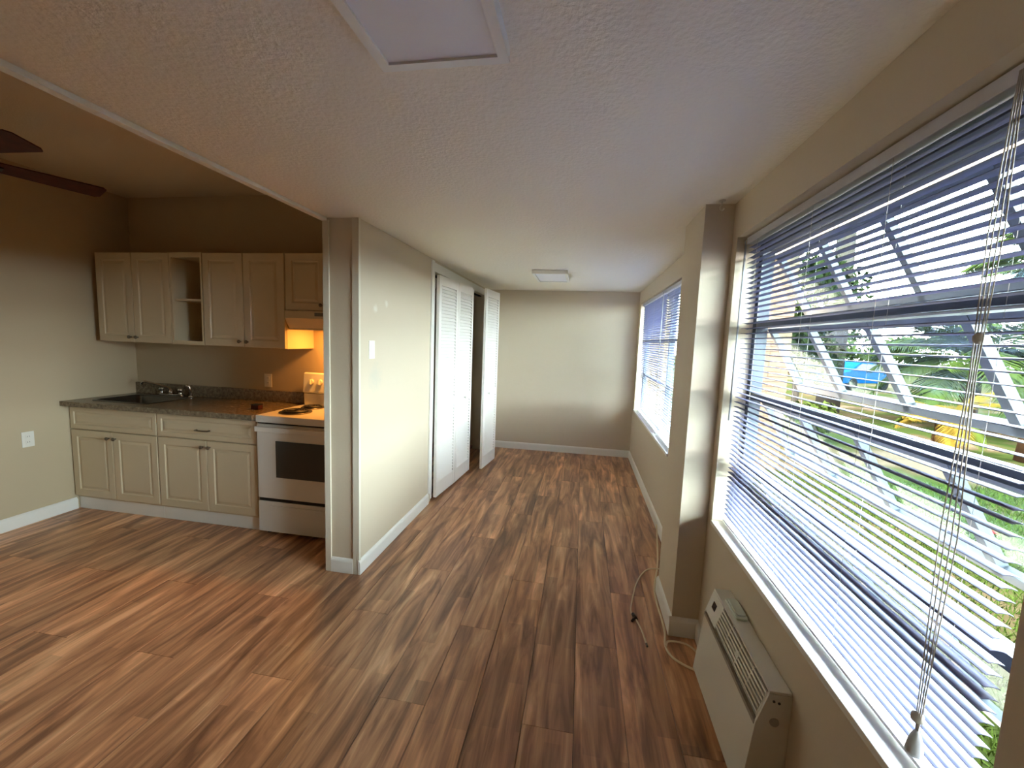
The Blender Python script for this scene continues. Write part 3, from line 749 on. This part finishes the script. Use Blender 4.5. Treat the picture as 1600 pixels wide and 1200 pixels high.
def slope_box(u0, u1, ya, yb, d0, d1):
    p = Vector((tfx, 0, zt_)); mb = MB()
    pts = [p+sl_d*u0+sl_n*d0, p+sl_d*u1+sl_n*d0, p+sl_d*u1+sl_n*d1, p+sl_d*u0+sl_n*d1]
    return mb.prism([(q.x, q.z) for q in pts], 'y', ya, yb)
gy0, gy1 = A0+.012, A1-.125
obj('control_panel', slope_box(.0, sl_len-.012, gy1, A1-.006, -.007, .001), M['ac'], ac)
obj('display', slope_box(.028, .056, A1-.075, A1-.040, .0012, .0025), M['display'], ac)
gr = obj('grille_recess', slope_box(.004, sl_len-.014, gy0, gy1, -.0065, -.0055), M['acdark'], ac)
nb = 6
for i in range(nb):
    u = .010 + (sl_len-.036)*i/(nb-1); obj('grille_bar', slope_box(u-.0035, u+.0035, gy0, gy1, -.005, .0015), M['ac'], ac)
for i in range(5):
    yy = gy0+(gy1-gy0)*i/4; obj('grille_rib', slope_box(.004, sl_len-.016, yy-.003, yy+.003, -.005, -.0005), M['ac'], ac)
obj('grille_clip', slope_box(.042, .056, (gy0+gy1)/2-.012, (gy0+gy1)/2+.012, .0016, .004), M['plastic'], ac)
fp = MB().prism([(slx, zm_-.012), (btx, zb_+.004), (btx+.012, zb_+.004), (slx+.011, zm_-.012)], 'y', A0+.004, A1-.004)
obj('front_panel', fp, M['ac'], ac)
obj('trim_strip', MB().prism([(slx-.002, zm_+.004), (slx-.003, zm_-.008), (slx+.010, zm_-.008), (slx+.010, zm_+.004)], 'y', A0+.004, A1-.004), M['acstrip'], ac)
obj('screw_cover', MB().lathe([(.014, 0), (.013, .003)], (.632, A0-.002, .410), 'y', 14, -1), M['acstrip'], ac)
obj('screw', MB().lathe([(.004, 0), (.004, .002)], (.625, A0-.002, .478), 'y', 8, -1), M['acdark'], ac)
obj('screw', MB().lathe([(.004, 0), (.004, .002)], (.640, A0-.002, .474), 'y', 8, -1), M['acdark'], ac)
tr = thing('plastic_tray', (.648, 1.665, .5085), 'pale clear plastic tray lying on the air conditioner', 'tray')
obj('rim', MB().prism(rrect(.626, .672, 1.60, 1.73, .014), 'z', .5085, .518), M['tray'], tr, bevel=.003)
obj('insert', MB().prism(rrect(.633, .669, 1.612, 1.718, .012), 'z', .5185, .524), M['tray'], tr, bevel=.003)

# ---- cables
def smooth_pts(pts, n=6):
    P = [Vector(p) for p in pts]; out = []
    for i in range(len(P)-1):
        p0, p1, p2, p3 = P[max(i-1, 0)], P[i], P[i+1], P[min(i+2, len(P)-1)]
        for j in range(n):
            t = j/n; out.append(.5*((2*p1)+(-p0+p2)*t+(2*p0-5*p1+4*p2-p3)*t*t+(-p0+3*p1-3*p2+p3)*t**3))
    out.append(P[-1]); return out
z = .0055
cb = thing('coaxial_cable', (.40, 2.4, 0), 'thin cream cable curving over the floor, dark connector near its loose end', 'cable')
pts = [(.680, 2.74, .03), (.640, 2.81, .018), (.58, 2.83, .017), (.508, 2.815, z), (.43, 2.66, z), (.372, 2.44, z), (.355, 2.33, z), (.371, 2.275, z+.004), (.394, 2.185, z), (.404, 2.085, z)]
obj('jacket', MB().tube(smooth_pts(pts), .0045, 8), M['cable'], cb, smooth=True)
cn = MB().tube([(.362, 2.305, .012), (.374, 2.262, .012)], .010, 8).tube([(.366, 2.272, .011), (.350, 2.245, .009)], .007, 8)
obj('connector', cn, M['bronze'], cb, smooth=True)
obj('plug_tip', MB().tube([(.404, 2.085, z), (.406, 2.066, z)], .006, 8), M['knob'], cb)
cb = thing('power_cord', (.53, 2.2, 0), 'cream power cord along the column baseboard to the air conditioner', 'cable')
z = .006
pts = [(.678, 3.46, .060), (.660, 3.30, .012), (.60, 2.92, z), (.530, 2.62, z), (.516, 2.45, z), (.518, 2.30, z), (.514, 2.19, z), (.498, 2.09, z), (.515, 2.02, z), (.56, 1.975, .007), (.605, 1.945, .012), (.64, 1.90, .03), (.655, 1.86, .10), (.655, 1.845, .20), (.650, 1.832, .24)]
obj('jacket', MB().tube(smooth_pts(pts), .0055, 8), M['cable'], cb, smooth=True)
pts = [(.498, 2.075, .016), (.515, 2.112, .016), (.565, 2.128, .010), (.62, 2.115, .007), (.655, 2.05, .008), (.655, 1.95, .02), (.650, 1.88, .06), (.648, 1.845, .14), (.648, 1.832, .19)]
obj('jacket_return', MB().tube(smooth_pts(pts), .005, 8), M['cable'], cb, smooth=True)
obj('strain_relief', B((.632, 1.8105, .17), (.664, 1.822, .26)), M['ac'], ac)

# ================================================================== OUTSIDE
struct('ground', B((XO+.001, -40, GZ-.2), (90, 90, GZ)), M['ground'])
struct('foundation', B((XW, YS-.14, GZ), (XO, YB+.14, -.0005)), M['outwall'])
struct('path', B((XO+.002, -4, GZ), (1.75, 14, GZ+.03)), M['concrete'])

# brick pillars
def brick_pillar(cx, cy, h, label, wd=.40):
    t = thing('brick_pillar', (cx, cy, GZ), label, 'pillar', 'tan brick pillars outside')
    obj('core', B((cx-wd/2+.008, cy-wd/2+.008, GZ), (cx+wd/2-.008, cy+wd/2-.008, GZ+h)), M['mortar'], t)
    bl, bh, bd = wd*.72, .065, wd*.28
    mx_ = mesh_from('brick', B((-bl/2+.005, -bd/2, -bh/2), (bl/2-.005, bd/2, bh/2)), M['brick'])
    nn = int(h/.077)
    for i in range(nn):
        zz = GZ+.0385+.077*i
        for q in range(4):
            a = q*PI/2; s_ = 1 if i % 2 else -1
            off = Matrix.Rotation(a, 3, 'Z') @ Vector((s_*(wd-bl)/2, -(wd-bd)/2, 0))
            place('brick', mx_, (cx+off.x, cy+off.y, zz), t, (0, 0, a))
    obj('cap', B((cx-wd/2-.03, cy-wd/2-.03, GZ+h), (cx+wd/2+.03, cy+wd/2+.03, GZ+h+.06)), M['mortar'], t)
brick_pillar(2.93, 7.2, 3.3, 'tan brick pillar seen at the left of the near window')
brick_pillar(1.12, 7.2, 3.3, 'tan brick pillar seen behind the left far blind', .46)

# plants
def frond_mb(length, droop, nl=46, leaf_l=.45, rach=.010):
    mb = MB(); pts = []
    for i in range(11):
        t = i/10; pts.append(Vector((length*(t-.18*droop*t*t), 0, length*(.42*t-.62*droop*t*t))))
    mb.tube(pts, [rach*(1-.8*i/10) for i in range(11)], 5)
    for i in range(nl):
        t = .16+.84*i/(nl-1); f_ = t*10; a = int(min(f_, 9)); p = pts[a].lerp(pts[a+1], f_-a); dr = (pts[a+1]-pts[a]).normalized()
        ll = leaf_l*(math.sin(PI*(.12+.80*t))**.8)
        for s_ in (-1, 1):
            d_ = (dr*.75+Vector((0, s_*.85, 0))+Vector((0, 0, .10*random.uniform(-1, 1)))).normalized()
            tip = p+d_*ll+Vector((0, 0, -ll*.35)); mid = p+d_*ll*.5+Vector((0, 0, -ll*.06)); wv = dr*(.003+.022*leaf_l)
            k_ = len(mb.v); mb.v += [p-wv, p+wv, mid+wv*1.3, mid-wv*1.3, tip]; mb.f += [[k_, k_+1, k_+2, k_+3], [k_+3, k_+2, k_+4]]
    return mb
def palm(loc, trunk_h, trunk_r, flen, n, label, mats, dead=0, lean=(0, 0), name='palm_tree', updroop=(.5, 1.25)):
    x, y = loc; t = thing(name, (x, y, GZ), label, 'palm')
    pts = [(x+lean[0]*s_/6, y+lean[1]*s_/6, GZ+trunk_h*s_/6) for s_ in range(7)]
    obj('trunk', MB().tube(pts, [trunk_r*1.15]+[trunk_r]*5+[trunk_r*.8], 12), M['palmbark'], t, smooth=True)
    topp = Vector(pts[-1])
    variants = [mesh_from('frond', frond_mb(flen, d_, leaf_l=flen*.30), mats[i % len(mats)]) for i, d_ in enumerate([updroop[0], .8, 1.0, updroop[1]])]
    for i in range(n):
        a = 2*PI*i*.381966+random.uniform(-.2, .2); el = random.uniform(-.55, .75)
        o = place('frond', variants[i % 4], topp+Vector((0, 0, -.02)), t, (0, -el*.8, a)); sc_ = random.uniform(.8, 1.1); o.scale = (sc_, sc_, sc_)
    if dead:
        md = mesh_from('dry_frond', frond_mb(flen*.8, 1.5, leaf_l=flen*.2), M['frond_brown'])
        for i in range(dead):
            a = 2*PI*i/dead+random.uniform(-.3, .3)
            place('dry_frond', md, topp+Vector((0, 0, -.1-.25*random.random())), t, (0, random.uniform(.75, 1.2), a))
    return t
palm((10.3, 13.0), 1.7, .20, 2.7, 36, 'green bushy palm filling the middle of the near window view', [M['frond'], M['leaf_mid']])
palm((6.9, 9.1), .72, .15, .95, 16, 'low yellowing palm in front of the green palm', [M['frond_yellow'], M['frond_yellow'], M['frond']], dead=8)
palm((8.3, 8.9), 3.6, .28, 1.5, 18, 'tall palm with brown skirt at the right edge of the window', [M['frond']], dead=14)
palm((16.0, 17.5), 4.6, .22, 2.6, 18, 'distant tall palm rising behind the green palm', [M['frond']])

def tree(name, loc, trunk_h, trunk_r, crown, n, leaf_s, label, lm, tm='bark', cat='tree'):
    x, y = loc; t = thing(name, (x, y, GZ), label, cat)
    obj('trunk', MB().tube([(x, y, GZ), (x+.04, y, GZ+trunk_h*.5), (x, y+.05, GZ+trunk_h)], [trunk_r*1.2, trunk_r, trunk_r*.85], 12), M[tm], t, smooth=True)
    mb = MB(); cz, rx, rz = crown
    blobs = [(Vector((random.gauss(0, .45)*rx, random.gauss(0, .45)*rx, random.uniform(-.75, .75)*rz)), random.uniform(.3, .55)) for _ in range(9)]
    for i in range(n):
        c_, s_ = random.choice(blobs); d_ = Vector((random.gauss(0, 1), random.gauss(0, 1), random.gauss(0, 1))).normalized()
        p = Vector((x, y, GZ+cz)) + c_ + Vector((d_.x*rx, d_.y*rx, d_.z*rz*.7))*s_*random.random()**.4
        u = Vector((random.gauss(0, 1), random.gauss(0, 1), random.gauss(0, .6))).normalized(); v_ = u.cross(d_).normalized()
        a, b = u*leaf_s, v_*leaf_s*.5
        mb.quad(p-a, p+b, p+a, p-b)
    f_ = obj('foliage', mb, M[lm], t); f_['kind'] = 'stuff'
    return t
tree('leafy_shrub', (5.55, 12.0), 1.5, .08, (2.3, 1.15, 2.2), 3600, .10, 'tall dark green shrub between the brick pillar and pale trunk', 'leaf_dark', cat='shrub')
tree('shade_tree', (7.75, 14.6), 6.0, .27, (7.6, 2.6, 1.9), 3000, .16, 'tree with a thick pale trunk behind the shrub', 'leaf_mid')
tree('low_bush', (4.9, 9.6), .3, .05, (.45, .6, .45), 1100, .06, 'low bright green bush at the foot of the brick pillar', 'leaf_mid', cat='shrub')
for (a, b, hh, lab) in ((17, 38, 5.0, 'distant round tree left of the blue car'), (26.5, 44, 5.6, 'distant tree above the blue car'), (36, 47, 5.2, 'distant tree behind the green palm'), (40, 38, 6.5, 'distant wide tree at the right of the view'), (5.5, 42, 6.0, 'distant tree beyond the shrub')):
    tree('background_tree', (a, b), 2.2, .2, (3.2, 3.6, hh*.42), 1500, .30, lab, 'leaf_mid')
# red flower
fw = thing('red_flower', (3.97, 4.62, GZ), 'single red flower on a stem in the grass', 'flower')
obj('stem', MB().tube([(3.97, 4.62, GZ), (3.98, 4.62, GZ+.18)], .006, 6), M['grass'], fw)
mb = MB()
for i in range(7):
    a = 2*PI*i/7; d_ = Vector((math.cos(a), math.sin(a), 0)); e_ = Vector((-d_.y, d_.x, 0)); c_ = Vector((3.98, 4.62, GZ+.18))
    mb.quad(c_, c_+d_*.045+e_*.03+Vector((0, 0, .03)), c_+d_*.085+Vector((0, 0, .02)), c_+d_*.045-e_*.03+Vector((0, 0, .03)))
obj('petals', mb, M['red'], fw)
# grass
mb = MB()
for i in range(42000):
    x = random.uniform(1.8, 6.5); y = random.uniform(.2, 6.9)
    while abs(x-2.93) < .26 and abs(y-7.2) < .26: x = random.uniform(1.8, 6.5)
    if abs(x-3.97) < .13 and abs(y-4.62) < .13: continue
    hgt = random.uniform(.03, .08); a = random.uniform(0, 2*PI); d_ = Vector((math.cos(a), math.sin(a), 0))*.006
    q = Vector((random.gauss(0, .03), random.gauss(0, .03), hgt)); p = Vector((x, y, GZ))
    k_ = len(mb.v); mb.v += [p-d_, p+d_, p+q]; mb.f.append([k_, k_+1, k_+2])
g = obj('grass', mb, M['grass']); tag(g, 'green lawn grass outside the near window', 'grass', kind='stuff')
# blue car
cx, cy = 14.0, 24.5
car = thing('car', (cx, cy, GZ), 'blue car parked beyond the lawn, seen past the pale trunk', 'car')
rotc = Matrix.Translation((cx, cy, GZ)) @ Matrix.Rotation(.5, 4, 'Z')
prof = [(-1.9, .35), (1.9, .35), (1.95, .7), (1.5, .88), (.95, .95), (.45, 1.38), (-.75, 1.42), (-1.45, .98), (-1.92, .9)]
obj('body', MB().prism(prof, 'y', -.82, .82).xf(rotc), M['carblue'], car, bevel=.05)
for s_ in (-1, 1):
    obj('side_window', MB().prism([(.85, .97), (.42, 1.32), (-.70, 1.35), (-1.25, 1.0)], 'y', s_*.822, s_*.83).xf(rotc), M['carglass'], car)
    for xx in (-1.2, 1.2): obj('wheel', MB().lathe([(.31, -.1), (.31, .1)], (xx, s_*.76, .31), 'y', 18).xf(rotc), M['tyre'], car)
